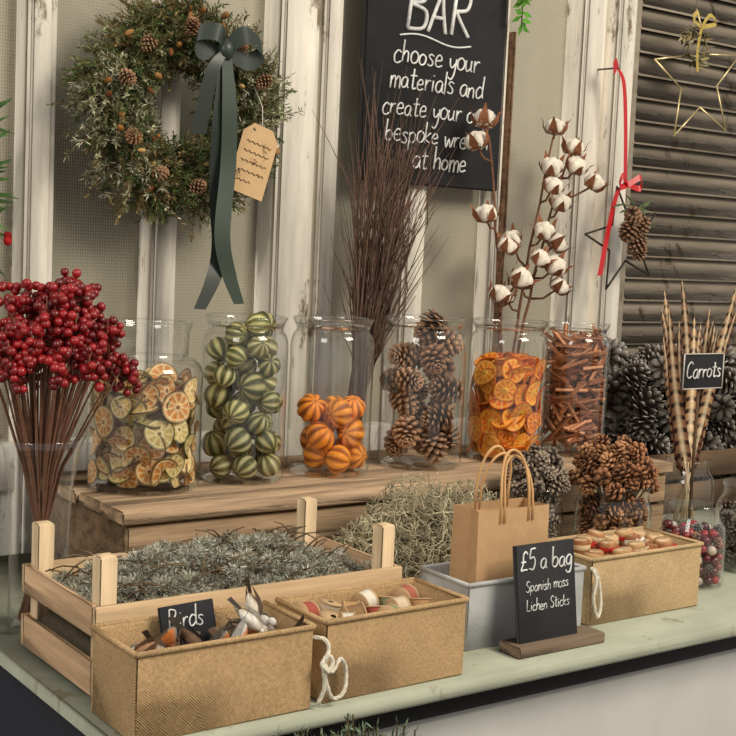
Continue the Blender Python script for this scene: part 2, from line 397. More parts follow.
def slices_in(name,x,r,h,tpls,sr,seed):
    q=random.Random(seed);b=B()
    for lay in range(5):
        pts=[];tries=0;off=.0035+lay*.0085;md=sr*(1.5 if lay==0 else 1.25)
        while tries<900:
            tries+=1;a=q.uniform(0,2*pi);z=q.uniform(sr*.85,h-sr*.4)
            rad=r-off
            ok=True
            for (a2,z2) in pts:
                da=abs((a-a2+pi)%(2*pi)-pi)*rad
                if da*da+(z-z2)**2<md*md: ok=False;break
            if not ok: continue
            pts.append((a,z));s=sr*q.uniform(.75,1.08);tl=q.gauss(0,.3 if lay<2 else .6);tw=q.gauss(0,.2 if lay<2 else .5)
            rr=math.sqrt(max(1e-4,(r-.003-lay*.0085)**2-(s*.96)**2))-s*abs(tl)*.5
            d=Vector((math.cos(a+tw),math.sin(a+tw),tl))
            if lay<=1 and q.random()<.3:
                e_=q.uniform(-.6,.6);d=Vector((math.cos(a)*.35+math.cos(a+1.57)*e_,math.sin(a)*.35+math.sin(a+1.57)*e_,1));rr=r-.004-s-lay*.004
            b.add(q.choice(tpls),align((rr*math.cos(a),rr*math.sin(a),z),d,s,q.uniform(0,6)),q.uniform(.75,1.12))
    for i in range(16):
        a=q.uniform(0,6.28);rr=(r-sr)*math.sqrt(q.random())
        b.add(q.choice(tpls),align((rr*math.cos(a),rr*math.sin(a),h+q.uniform(-.012,.006)),(q.gauss(0,.6),q.gauss(0,.6),1),sr,q.uniform(0,6)),q.uniform(.85,1.15))
    for i in range(40):
        a=q.uniform(0,6.28);rr=(r*.5)*math.sqrt(q.random())
        b.add(q.choice(tpls),align((rr*math.cos(a),rr*math.sin(a),q.uniform(.02,h-.01)),(q.gauss(0,.6),q.gauss(0,.6),1),sr,q.uniform(0,6)),.8)
    for v in range(len(b.V)):
        V=b.V[v];rho=np.hypot(V[:,0],V[:,1]);k=np.where(rho>r-.002,(r-.002)/np.maximum(rho,1e-6),1);V=V.copy();V[:,0]*=k;V[:,1]*=k;V[:,2]=np.maximum(V[:,2],.008);b.V[v]=V+np.array((x,JY,SH))
    b.obj(name,M_fruit,(x,JY,SH))
slices_in('dried_citrus_slices',X1,.094,.182,sl_l,.026,1)
slices_in('dried_orange_slices',X5,.079,.200,sl_o,.029,2)
def packed(name,x,y,z,items,tpls,m,scal=1.0,orient=None,tints=(.8,1.2)):
    b=B()
    for (px,py,pz,pr) in items:
        rot=rrot() if orient is None else orient()
        b.add(R.choice(tpls),TM((x+px,y+py,z+pz),rot,pr*scal),R.uniform(*tints))
    return b.obj(name,m,(x,y,z))
lime=[citrus(8,(84,86,44),(208,202,150),seed=1),citrus(9,(94,96,48),(200,192,132),seed=2),citrus(7,(70,72,38),(194,186,128),seed=3),citrus(8,(106,102,54),(218,208,158),seed=4)]
packed('dried_whole_limes',X2,JY,SH+.006,pack(.073,.019,.025,.285,neckz=.235,neckr=.067,seed=3),lime,M_fruit,1.03,tints=(.75,1.15))
oran=[citrus(7,(246,156,50),(150,76,20),depth=.12,ob=.86,seed=1),citrus(8,(240,142,38),(140,68,18),depth=.12,ob=.84,seed=2)]
packed('dried_whole_oranges',X3,JY,SH+.006,pack(.075,.025,.028,.125,seed=4),oran,M_fruit,1.03,tints=(.9,1.15))
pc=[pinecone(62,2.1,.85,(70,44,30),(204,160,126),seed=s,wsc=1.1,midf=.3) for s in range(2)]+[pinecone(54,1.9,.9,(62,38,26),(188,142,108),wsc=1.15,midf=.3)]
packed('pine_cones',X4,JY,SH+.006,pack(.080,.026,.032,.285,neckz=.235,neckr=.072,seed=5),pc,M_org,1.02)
b=B();cn=cinnamon();q=random.Random(4)
for i in range(330):
    z=.012+.228*(i/330);a=q.uniform(0,6.28);rad=.067;el=q.gauss(0,.5)
    d=Vector((math.cos(a)*math.cos(el),math.sin(a)*math.cos(el),math.sin(el)))
    L=q.uniform(.028,.042);off=rad*q.uniform(.3,.97)
    pr=Vector((-math.sin(a),math.cos(a),0))*off*q.choice((-1,1))
    mx=math.sqrt(max(0,(rad)**2-pr.length**2));L=min(L,max(.012,mx));c=pr+d*q.uniform(-1,1)*max(0,mx-L)
    b.add(cn,align((X6+c.x,JY+c.y,SH+z+.012),d,(.0055,.0055,L),q.uniform(0,6)),q.uniform(.75,1.35),smooth=False)
for v in range(len(b.V)): b.V[v][:,2]=np.maximum(b.V[v][:,2],SH+.007)
b.obj('cinnamon_sticks',M_fruit,(X6,JY,SH))
# ---------------------------------------------------------------- twigs
def branch(b,p,d,L,r,q,col,depth=0,wob=.12,ns=8,sides=5,kids=2,up=.02):
    P=[Vector(p)];d=Vector(d).normalized();rs=[r]
    for i in range(ns):
        d=(d+Vector((q.gauss(0,wob),q.gauss(0,wob),q.gauss(0,wob*.6)+up))).normalized();P.append(P[-1]+d*L/ns);rs.append(r*(1-.75*(i+1)/ns))
    b.add(tube(P,rs,sides,col),tint=q.uniform(.65,1.35))
    if depth>0:
        for k in range(kids):
            i=q.randint(3,ns-1);dd=(P[i]-P[i-1]).normalized();dd=(dd+Vector((q.gauss(0,.25),q.gauss(0,.25),.12))).normalized()
            branch(b,P[i],dd,L*q.uniform(.25,.42),r*.6,q,col,depth-1,wob,5,4,kids,up)
    return P
q=random.Random(8);b=B();tw=(1.470,2.09)
for i in range(105):
    a=q.uniform(0,6.28);k=math.sqrt(q.random());bx=tw[0]+.024*k*math.cos(a+2);by=tw[1]+.024*k*math.sin(a+2)
    tx=tw[0]+.072+.084*k*math.cos(a);ty=tw[1]-.02+.03*k*math.sin(a);tz=q.uniform(.44,.64)
    d=Vector((tx-bx,ty-by,tz))
    branch(b,(bx,by,SH+.01),d,d.length,.0022,q,(106,82,68),1,.020,12,4,3,.0)
for v in range(len(b.V)): b.V[v][:,1]=np.minimum(b.V[v][:,1],2.145)
b.obj('birch_twig_bundle',M_org,(1.462,2.09,SH))
glassobj('twig_vase',1.470,2.09,SH,[(1e-4,.003),(.03,.003),(.034,.008),(.036,.1),(.040,.24),(.042,.25)],40)
# ---------------------------------------------------------------- cotton
cb=[(-.102,.413),(-.114,.366),(.094,.413),(.164,.376),(.065,.286),(.072,.327),(.191,.301),(-.092,.215),(.113,.252),(0,.166),(.051,.189),(.081,.114),(-.07,.049),(.002,.043),(.034,.075),(-.026,.086),(.1,.07),(.03,.13),(-.045,.150),(.10,.165),(.145,.335)]
q=random.Random(3);b=B();bx,by,bz=1.885,2.085,CZ-.142
def boll(b,p,d,s):
    for k in range(5):
        a=k*2*pi/5
        t=ball(12,8,(238,228,210));V=t['V'];V=V*(1+.12*np.sin(V[:,0:1]*9+k)*np.sin(V[:,1:2]*8)+.06*np.sin(V[:,2:3]*13));t['V']=V
        b.add(t,align(p,d,1)@TM((math.cos(a)*s*.42,math.sin(a)*s*.42,s*.35),(0,0,a),(s*.54,s*.48,s*.62)),q.uniform(.88,1.03),m=1)
    b.add(ball(10,6,(238,228,210)),align(p,d,1)@TM((0,0,s*.6),(0,0,0),s*.52),m=1)
    for k in range(5):
        a=k*2*pi/5+.63
        P=[(0,0,-s*.3),(math.cos(a)*s*.62,math.sin(a)*s*.62,-s*.2),(math.cos(a)*s*1.02,math.sin(a)*s*1.02,s*.3),(math.cos(a)*s*1.08,math.sin(a)*s*1.08,s*.75),(math.cos(a)*s*1.4,math.sin(a)*s*1.4,s*1.15)]
        b.add(strip(P,[s*.4,s*.9,s*.66,s*.36,.001],(-math.sin(a),math.cos(a),0),(146,94,64)),align(p,d,1),q.uniform(.75,1.2))
stems=[((-.112,.40),[0,1,7,12,15,18]),((.10,.42),[2,5,4,10,9,13]),((.17,.38),[3,6,8,11,16,14,17,19,20])]
for (tx,tz),ids in stems:
    base=Vector((bx+q.uniform(-.01,.01),by+q.uniform(-.01,.01),SH+.01));top=Vector((bx+tx*.9,by-.01+q.uniform(-.02,.02),bz+tz-.02))
    mid=base.lerp(top,.5)+Vector((-tx*.25,0,0));
    P=[];n=14
    for i in range(n+1):
        t=i/n;P.append(base*(1-t)**2+mid*2*t*(1-t)+top*t*t+Vector((q.gauss(0,.002),0,0)))
    b.add(tube(P,[.0046*(1-.45*i/n) for i in range(n+1)],6,(118,82,60)))
    for i in ids:
        c=Vector((bx+cb[i][0],by+q.uniform(-.055,.02),bz+cb[i][1]))
        j=min(range(len(P)),key=lambda j:abs(P[j].z-(c.z-.035))+.3*abs(P[j].x-c.x));dr=(c-P[j]);m2=P[j]+dr*.5-Vector((0,0,.01))
        dd=(c-m2).normalized()+Vector((q.uniform(-.9,.9),-.15,q.uniform(0,.7)))
        b.add(tube([P[j],m2,c-dd.normalized()*.004],[.0030,.0026,.0024],5,(118,82,60)))
        boll(b,c,dd,q.uniform(.024,.029))
b.obj('cotton_stem_bunch',[M_org,M_fluff],(bx,by,SH))
glassobj('cotton_vase',bx,by,SH,[(1e-4,.003),(.03,.003),(.034,.008),(.036,.1),(.038,.24),(.040,.25)],40)
# ---------------------------------------------------------------- berries
q=random.Random(21);b=B();vx,vy=.692,1.745
bt=ball(9,7,(136,22,26))
for i in range(86):
    a=q.uniform(0,6.28);k=math.sqrt(q.random())
    top=Vector((vx+.018+.112*k*math.cos(a),vy+.080*k*math.sin(a),CZ-.194+.132*(1-k*k*.8)*q.uniform(.5,1.1)))
    neck=Vector((vx+.002+.03*k*math.cos(a),vy+.03*k*math.sin(a),T+.235));base=Vector((vx+.028*k*math.cos(a+3),vy+.028*k*math.sin(a+3),T+.012))
    P=[base,base.lerp(neck,.5),neck,neck.lerp(top,.5)+Vector((0,0,.004)),top]
    b.add(tube(P,[.0022,.002,.0018,.0015,.0012],5,(124,86,66)),tint=q.uniform(.7,1.2),m=1)
    for j in range(11):
        d=Vector((q.gauss(0,1),q.gauss(0,1),q.gauss(0,1))).normalized()
        c=top+d*q.uniform(.006,.020)-Vector((0,0,.045*q.random()))
        s=q.uniform(.0056,.0074)
        b.add(bt,TM(c,rrot(),s),q.uniform(.4,1.5))
        b.add(tube([top-Vector((0,0,.02)),c],.0007,3,(90,40,30)),m=1)
for i in range(9):
    a=q.uniform(0,6.28);p=Vector((vx+.02+.04*math.cos(a),vy+.03*math.sin(a),CZ-.10));e=p+Vector((q.uniform(-.07,.07),q.uniform(-.04,.04),q.uniform(.0,.04)))
    b.add(tube([p,e],.0013,4,(90,50,40)),m=1)
    for j in range(7): b.add(bt,TM(p.lerp(e,.45+.09*j)+Vector((q.uniform(-.007,.007),q.uniform(-.007,.007),q.uniform(-.005,.005))),rrot(),.0068),q.uniform(.6,1.4))
b.obj('red_berry_stem_bunch',[M_berry,M_org],(vx,vy,T))
glassobj('tall_glass_vase',vx,vy,T,[(1e-4,.006),(.036,.006),(.040,0),(.043,.006),(.043,.14),(.045,.2),(.055,.262),(.062,.278),(.060,.279)],48)
# ---------------------------------------------------------------- slatted crate
b=B();x0,x1,y0,y1=.632,1.10,1.412,1.655;PC=(202,172,134)
for z0,z1 in((.008,.052),(.082,.121)):
    b.add(box(x0,x1,y0,y0+.008,T+z0,T+z1,.0015,PC),tint=R.uniform(.88,1.08));b.add(box(x0,x1,y1-.008,y1,T+z0,T+z1,.0015,PC),tint=R.uniform(.88,1.08))
    b.add(box(x0,x0+.008,y0+.01,y1-.01,T+z0,T+z1,.0015,(188,156,122)),m=1);b.add(box(x1-.008,x1,y0+.01,y1-.01,T+z0,T+z1,.0015,(188,156,122)),m=1)
b.add(box(x0+.008,x1-.008,y0+.008,y1-.008,T+.004,T+.012,.001,(120,96,70)))
for xx in(x0+.009,x1-.009-.024):
    for yy in(y0+.009,y1-.009-.024): b.add(box(xx,xx+.024,yy,yy+.024,T,T+.18,.002,(218,192,154)),m=2)
b.obj('slatted_wooden_crate',[M_woodx,M_woody,M_woodz])
def tuft_heap(name,cx,cy,hx,hy,z0,z1,n,seed):
    q=random.Random(seed);g=np.random.default_rng(seed);b=B();cA=np.array(s2l((142,138,118)));cB=np.array(s2l((226,226,210)))
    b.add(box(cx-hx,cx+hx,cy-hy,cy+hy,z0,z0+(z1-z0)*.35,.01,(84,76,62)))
    for i in range(n):
        x=cx+q.uniform(-.97,.97)*hx;y=cy+q.uniform(-.95,.95)*hy;dm=math.cos((x-cx)/hx*1.1)*math.cos((y-cy)/hy*1.1)
        z=z0+(z1-z0)*(.42+.56*max(0,dm))*q.uniform(.72,1.03)+.008*math.sin(x*60)*math.sin(y*70)
        k=96;dd=g.normal(0,1,(k,3));dd/=np.linalg.norm(dd,axis=1)[:,None];dd[:,2]=np.abs(dd[:,2])*.9-.1
        rr=q.uniform(.010,.018);c0=np.array((x,y,z))
        s=c0+dd*rr*g.uniform(.2,.75,(k,1));d2=dd+g.normal(0,.55,(k,3));d2/=np.linalg.norm(d2,axis=1)[:,None]
        sd=np.cross(d2,g.normal(0,1,(k,3)));sd/=np.linalg.norm(sd,axis=1)[:,None];nl=rr*g.uniform(.35,.75,(k,1));w=.0009
        Q=np.stack([s,s+d2*nl*.6+sd*w,s+d2*nl,s+d2*nl*.6-sd*w],1)
        Q[:,:,0]=np.clip(Q[:,:,0],cx-hx,cx+hx);Q[:,:,1]=np.clip(Q[:,:,1],cy-hy,cy+hy)
        fcol=g.random((k,1))*q.choice((.35,.7,1.0,1.0));b.quads(Q,(cA*(1-fcol)+cB*fcol)*q.choice((.7,.9,1,1)))
    for i in range(200):
        x=cx+q.uniform(-1,1)*hx*.9;y=cy+q.uniform(-1,1)*hy*.9;z=z0+(z1-z0)*q.uniform(.6,.96);a=q.gauss(0,.6);L=q.uniform(.03,.055)
        p=Vector((x,y,z));e=p+Vector((math.cos(a)*L*q.choice((-1,1)),math.sin(a)*L*.6,q.uniform(0,.02)))
        e.x=min(max(e.x,cx-hx),cx+hx);e.y=min(max(e.y,cy-hy),cy+hy);b.add(tube([p,(p+e)/2+Vector((0,0,.004)),e],[.0014,.0012,.0008],4,(104,88,68)),tint=q.uniform(.6,1.3))
    return b.obj(name,M_leaf,(cx,cy,z0))
tuft_heap('dried_lichen_heap',.866,1.534,.216,.108,T+.015,T+.150,800,5)
# ---------------------------------------------------------------- hessian boxes
def fabric_box(name,x0,x1,y0,y1,h,col,m,t=.006,rot=0):
    b=B();cx,cy=(x0+x1)/2,(y0+y1)/2
    hx,hy=(x1-x0)/2,(y1-y0)/2
    b.add(box(-hx,hx,-hy,-hy+t,0,h,.0025,col));b.add(box(-hx,hx,hy-t,hy,0,h,.0025,col))
    b.add(box(-hx,-hx+t,-hy+t*.5,hy-t*.5,.0,h,.0025,tuple(v*.96 for v in col)));b.add(box(hx-t,hx,-hy+t*.5,hy-t*.5,.0,h,.0025,col))
    b.add(box(-hx+t,hx-t,-hy+t,hy-t,.002,.006,.001,tuple(v*.7 for v in col)))
    P=[(-hx,-hy,h),(hx,-hy,h),(hx,hy,h),(-hx,hy,h)]
    for i in range(4): b.add(tube([P[i],P[(i+1)%4]],.0036,6,tuple(min(255,v*1.06) for v in col)))
    A=np.array(TM((cx,cy,T),(0,0,rot)))
    for k in range(len(b.V)): b.V[k]=b.V[k]@A[:3,:3].T+A[:3,3]
    return b.obj(name,m,(cx,cy,T))
TAN=(190,158,116)
hb1=fabric_box('hessian_box',.620,.858,1.272,1.392,.105,TAN,M_hess)
hb2=fabric_box('hessian_box',.880,1.110,1.280,1.396,.105,TAN,M_hess,rot=.01)
hb3=fabric_box('hessian_box',1.430,1.688,1.362,1.492,.106,(200,172,130),M_hess)
fabric_box('zinc_planter_box',1.178,1.410,1.357,1.470,.097,(182,184,182),M_zinc,.004)
def rope(b,P,r=.003,col=(228,220,200)):
    Q=cr_spline(P,6)
    for ph in(0,2.1,4.2):
        PP=[]
        for i,p in enumerate(Q):
            d=(Q[min(i+1,len(Q)-1)]-Q[max(i-1,0)]).normalized();u=d.orthogonal().normalized();v=d.cross(u);a=ph+i*.9
            PP.append(p+(u*math.cos(a)+v*math.sin(a))*r*.5)
        b.add(tube(PP,r*.62,6,col))
b=B()
rope(b,[(.845,1.300,T+.085),(.868,1.268,T+.09),(.874,1.262,T+.075),(.862,1.258,T+.06),(.876,1.256,T+.05),(.892,1.262,T+.062),(.905,1.268,T+.045),(.900,1.262,T+.02),(.885,1.264,T+.012),(.872,1.262,T+.035),(.868,1.26,T+.06)],.0027)
rope(b,[(.868,1.262,T+.06),(.872,1.258,T+.07),(.878,1.258,T+.062),(.872,1.256,T+.052),(.866,1.26,T+.058),(.870,1.262,T+.03),(.864,1.266,T+.008)],.0027)
b.obj('rope_handle',M_rope,parent=hb1)
b=B();rope(b,[(1.418,1.352,T+.098),(1.424,1.345,T+.08),(1.420,1.345,T+.05),(1.432,1.345,T+.02),(1.442,1.35,T+.04),(1.436,1.352,T+.075),(1.425,1.35,T+.095)],.0026)
b.obj('rope_handle_end',M_rope,parent=hb3)
def bird(b,M,back,belly,q):
    body=lathe([(1e-4,-1.0),(.16,-.9),(.34,-.55),(.45,-.1),(.44,.3),(.33,.62),(.2,.8),(1e-4,.92)],14,back)
    cb_=np.array(s2l(belly));C=body['C'].copy();C[body['V'][:,0]<-.1]=cb_;body['C']=C;b.add(body,M)
    b.add(ball(12,8,back,(.30,.28,.30)),M@TM((.12,0,.95)));b.add(ball(10,6,belly,(.22,.2,.2)),M@TM((-.03,0,.88)))
    b.add(lathe([(.08,0),(.05,.15),(1e-4,.32)],8,(60,50,40)),M@TM((-.02,0,1.15),(0,-.6,0)))
    for s in(-1,1):
        b.add(ball(6,4,(10,10,10),(.04,.04,.04)),M@TM((.1,s*.25,1.03)))
        b.add(strip([(.1,s*.40,.5),(.22,s*.46,.1),(.22,s*.40,-.6),(.2,s*.22,-1.4)],[.25,.5,.38,.02],(1,0,.0),tuple(v*.7 for v in back)),M)
    b.add(strip([(.12,0,-.7),(.16,0,-1.3),(.18,0,-1.9)],[.22,.3,.36],(0,1,0),tuple(v*.6 for v in back)),M)
q=random.Random(31);b=B()
pal=[((150,140,128),(206,120,60)),((120,98,78),(225,215,195)),((190,180,165),(236,230,218)),((104,80,62),(205,110,56)),((160,120,90),(230,205,170)),((205,200,190),(214,140,90))]
for i in range(38):
    x=.638+.2*((i*.618)%1);y=1.294+.056*q.random();z=T+.050+.062*(i/38)+.010*q.random()
    if x<.78: z-=.014
    bk,bl_=pal[i%6]
    bird(b,TM((min(x,.832),y,z),(q.uniform(-.9,.9),q.uniform(-1.0,1.0)+(.9 if i<17 else -2.3),q.uniform(0,6.28)),.0205),bk,bl_,q)
for v in range(len(b.V)):
    V=b.V[v];V[:,0]=np.clip(V[:,0],.629,.849);V[:,1]=np.clip(V[:,1],1.281,1.362)
b.obj('craft_bird_ornaments',M_org)
# twine and ribbon spools
b=B();q=random.Random(5);cl=[(170,86,72),(214,196,168),(190,150,104),(226,218,202),(136,142,108),(176,104,84),(182,176,150),(150,118,84)]
def spool(c,r,w):
    pr=[(.004,0),(r,0),(r,.0015),(r*.86,.002)]
    n=7
    for k in range(n):
        z=.002+(w-.004)*(k+.5)/n;pr+=[(r*.86,z-(w-.004)/n*.42),(r*.93,z),(r*.86,z+(w-.004)/n*.42)]
    pr+=[(r*.86,w-.002),(r,w-.0015),(r,w),(.004,w)]
    t=lathe(pr,24,c);C=t['C'];fl=np.array(s2l((196,164,124)));C[:24*3]=fl;C[-24*3:]=fl;return t
pos=[(.905,1.362,0),(.938,1.364,1),(.972,1.360,0),(1.004,1.366,0),(1.036,1.360,1),(1.070,1.362,0),(.918,1.328,1),(.955,1.325,0),(.99,1.328,1),(1.028,1.325,0),(1.062,1.326,1),(.925,1.300,0),(1.0,1.300,0)]
for i,(x,y,kd) in enumerate(pos):
    r=q.uniform(.016,.0195);w=q.uniform(.018,.026);c=cl[i%len(cl)]
    if kd: b.add(spool(c,r,w),TM((x,y,T+.072+q.uniform(0,.010)),(q.uniform(-.3,.3),q.uniform(-.3,.3),0)))
    else: b.add(spool(c,r,w),TM((x-w/2,y,T+.085+q.uniform(0,.006)),(q.uniform(-.2,.2),pi/2+q.uniform(-.25,.25),q.uniform(-.5,.5))))
b.add(box(.893,1.097,1.290,1.386,T+.008,T+.066,.003,(176,152,116)))
for v in range(len(b.V)):
    V=b.V[v];V[:,0]=np.clip(V[:,0],.890,1.100);V[:,1]=np.clip(V[:,1],1.289,1.386)
b.obj('twine_and_ribbon_spools',M_kraft)
# ---------------------------------------------------------------- handwritten chalk
GL={'a':([[(.40,.42),(.25,.5),(.08,.38),(.05,.15),(.18,0),(.34,.1),(.40,.42),(.40,.1),(.48,0)]],.5),
'b':([[(.05,1),(.05,.1),(.08,.33),(.25,.48),(.42,.3),(.35,.05),(.2,-.02),(.06,.08)]],.5),
'c':([[(.38,.42),(.22,.5),(.06,.3),(.1,.05),(.25,0),(.4,.08)]],.46),
'd':([[(.40,.4),(.22,.5),(.05,.3),(.1,.02),(.25,0),(.4,.15)],[(.42,1),(.41,.3),(.46,0)]],.52),
'e':([[(.06,.25),(.36,.3),(.32,.47),(.18,.5),(.06,.32),(.08,.08),(.22,0),(.42,.08)]],.47),
'f':([[(.38,.9),(.25,.98),(.16,.8),(.15,0)],[(.02,.5),(.3,.52)]],.4),
'g':([[(.40,.42),(.25,.5),(.08,.38),(.05,.15),(.18,0),(.34,.1),(.40,.42),(.41,-.1),(.33,-.36),(.15,-.38),(.05,-.25)]],.5),
'h':([[(.05,1),(.06,.5),(.06,0)],[(.06,.25),(.2,.48),(.35,.42),(.38,.0)]],.47),
'i':([[(.1,.48),(.1,0)],[(.1,.68),(.12,.71)]],.22),'k':([[(.05,1),(.05,0)],[(.35,.5),(.07,.22),(.38,0)]],.43),
'l':([[(.08,1),(.08,0)]],.2),'m':([[(.05,.5),(.05,0)],[(.05,.3),(.17,.5),(.27,.4),(.28,0)],[(.28,.3),(.4,.5),(.5,.4),(.52,0)]],.62),
'n':([[(.05,.5),(.05,0)],[(.05,.3),(.2,.5),(.35,.42),(.38,0)]],.47),'o':([[(.22,.5),(.06,.38),(.05,.12),(.2,0),(.38,.1),(.4,.36),(.22,.5)]],.47),
'p':([[(.05,.5),(.05,-.4)],[(.05,.35),(.2,.5),(.4,.38),(.38,.1),(.2,0),(.06,.1)]],.48),'r':([[(.05,.5),(.06,0)],[(.06,.28),(.18,.46),(.32,.46)]],.36),
's':([[(.35,.44),(.2,.5),(.08,.4),(.3,.2),(.3,.04),(.15,0),(.04,.06)]],.42),'t':([[(.18,.85),(.18,.1),(.25,0),(.35,.05)],[(.02,.55),(.36,.57)]],.4),
'u':([[(.05,.5),(.07,.1),(.2,0),(.35,.14)],[(.38,.5),(.38,.1),(.45,0)]],.5),'w':([[(.02,.5),(.14,0),(.27,.4),(.4,0),(.54,.5)]],.6),
'y':([[(.05,.5),(.1,.2),(.22,.12),(.36,.3)],[(.40,.5),(.36,-.1),(.22,-.38),(.05,-.3)]],.47),
'B':([[(.05,1),(.05,0)],[(.05,1),(.4,.9),(.38,.6),(.06,.52),(.46,.4),(.45,.06),(.05,0)]],.6),'A':([[(.02,0),(.15,.5),(.3,1)],[(.3,1),(.4,.5),(.55,0)],[(.12,.35),(.46,.35)]],.64),
'R':([[(.05,1),(.05,0)],[(.05,1),(.42,.9),(.40,.58),(.08,.5)],[(.1,.5),(.3,.25),(.52,0)]],.6),'S':([[(.45,.88),(.25,1),(.06,.8),(.2,.55),(.44,.35),(.38,.05),(.2,0),(.04,.12)]],.55),
'L':([[(.06,1),(.06,.02)],[(.06,.02),(.45,.02)]],.5),'C':([[(.5,.85),(.3,1),(.08,.75),(.06,.25),(.25,0),(.5,.12)]],.57),
'W':([[(.02,1),(.2,0)],[(.2,0),(.36,.7)],[(.36,.7),(.5,0)],[(.5,0),(.7,1)]],.78),'E':([[(.06,1),(.06,0)],[(.06,1),(.45,1)],[(.06,.52),(.38,.52)],[(.06,0),(.46,0)]],.54),
'T':([[(.0,1),(.55,1)],[(.27,1),(.27,0)]],.6),'H':([[(.05,1),(.05,0)],[(.48,1),(.48,0)],[(.05,.5),(.48,.52)]],.6),
'£':([[(.45,.85),(.3,1),(.16,.8),(.18,.4),(.05,.02),(.25,.04),(.48,.04)],[(.04,.45),(.36,.46)]],.55),'5':([[(.4,1),(.12,.98)],[(.12,.98),(.08,.55),(.3,.6),(.42,.35),(.3,.02),(.05,.08)]],.5),' ':([],.32)}
def text(body,size,loc,parent,name,rotm=None,align_='C',wt=.045,track=.04,slant=.12):
    q=random.Random(len(body)+int(size*1000));b=B();x=0;S=[]
    for ch in body:
        g_,w=GL[ch];jy=q.uniform(-.06,.06);sc=q.uniform(.92,1.08)
        for st in g_: S.append([((x+px*sc+slant*py)*size,0,(py*sc+jy)*size) for px,py in st])
        x+=w*.92+track
    wd=x*size;off=-wd/2 if align_=='C' else 0
    M=Matrix.Translation(loc)@(rotm if rotm else Matrix.Identity(4))@Matrix.Translation((off,0,0))
    for st in S:
        Q=cr_spline(st,4) if len(st)>2 else [Vector(p) for p in st]
        b.add(tube(Q,size*wt,5,(232,232,228)),M,tint=q.uniform(.75,1.05))
    return b.obj(name,M_chalk,parent=parent)
b=B();b.add(box(1.515,1.890,2.152,2.168,CZ+.136,CZ+.78,.003,(38,37,38)));cbd=b.obj('wall_chalkboard',M_slate,(1.70,2.16,CZ+.45))
yy=2.1505
text('WREATH',.10,(1.70,yy,CZ+.60),cbd,'line_0')
text('BAR',.095,(1.700,yy,CZ+.455),cbd,'line_1',wt=.045)
for i,(s,z,xx,sz) in enumerate((('choose your',.382,1.700,.056),('materials and',.330,1.705,.054),('create your own',.275,1.708,.052),('bespoke wreath',.222,1.712,.052),('at home',.170,1.72,.054))):
    text(s,sz*.86,(xx,yy,CZ+z),cbd,'line_%d'%(i+2),wt=.042,track=.03)
b=B();b.add(tube([(1.60+.19*i/24,yy,CZ+.437+.007*math.sin(i/24*6.28)) for i in range(25)],.002,5,(225,225,220)));b.obj('underline',M_chalk,parent=cbd)
PX=1.303
b=B();b.add(box(PX-.08,PX+.092,1.292,1.338,T,T+.016,.002,(118,100,82)));ps=b.obj('price_chalkboard_sign',M_woodx,(PX,1.315,T))
RM=Euler((-.14,0,0)).to_matrix().to_4x4();OP=Matrix.Translation((PX-.008,1.312,T+.010))
b=B();b.add(box(-.058,.058,-.004,.004,0,.145,.001,(40,40,42)),OP@RM);b.obj('board',M_slate,parent=ps)
for s,sz,z in(('£5 a bag',.029,.108),('Spanish moss',.0165,.078),('Lichen Sticks',.0165,.050)):
    text(s,sz,OP@RM@Vector((0,-.0045,z)),ps,'text',rotm=RM,track=.02)
RM2=Euler((-.30,0,.1)).to_matrix().to_4x4();O=Matrix.Translation((.740,1.366,T+.068))
b=B();b.add(box(-.040,.040,-.002,.002,0,.056,.001,(36,38,42)),O@RM2);bl=b.obj('birds_label',M_slate,(.740,1.366,T+.068))
text('Birds',.024,O@RM2@Vector((-.004,-.0025,.028)),bl,'text',rotm=RM2)
LX,LY=2.055,1.690
b=B();b.add(box(LX-.060,LX+.060,LY-.003,LY+.003,CZ-.252,CZ-.182,.001,(34,34,36)));b.add(tube([(LX,LY+.006,T+.01),(LX,LY+.006,CZ-.2)],.0035,6,(90,70,50)));b.add(box(LX-.03,LX+.03,LY-.015,LY+.025,T,T+.012,.002,(90,72,54)))
for (a,c) in(((-.06,-.252),(.06,-.252)),((-.06,-.182),(.06,-.182)),((-.06,-.252),(-.06,-.182)),((.06,-.252),(.06,-.182))):
    b.add(tube([(LX+a[0],LY-.004,CZ+a[1]),(LX+c[0],LY-.004,CZ+c[1])],.0014,4,(200,195,185)))
lb=b.obj('carrots_label',M_slate,(LX,LY,T));text('Carrots',.034,(LX,LY-.0045,CZ-.230),lb,'text')
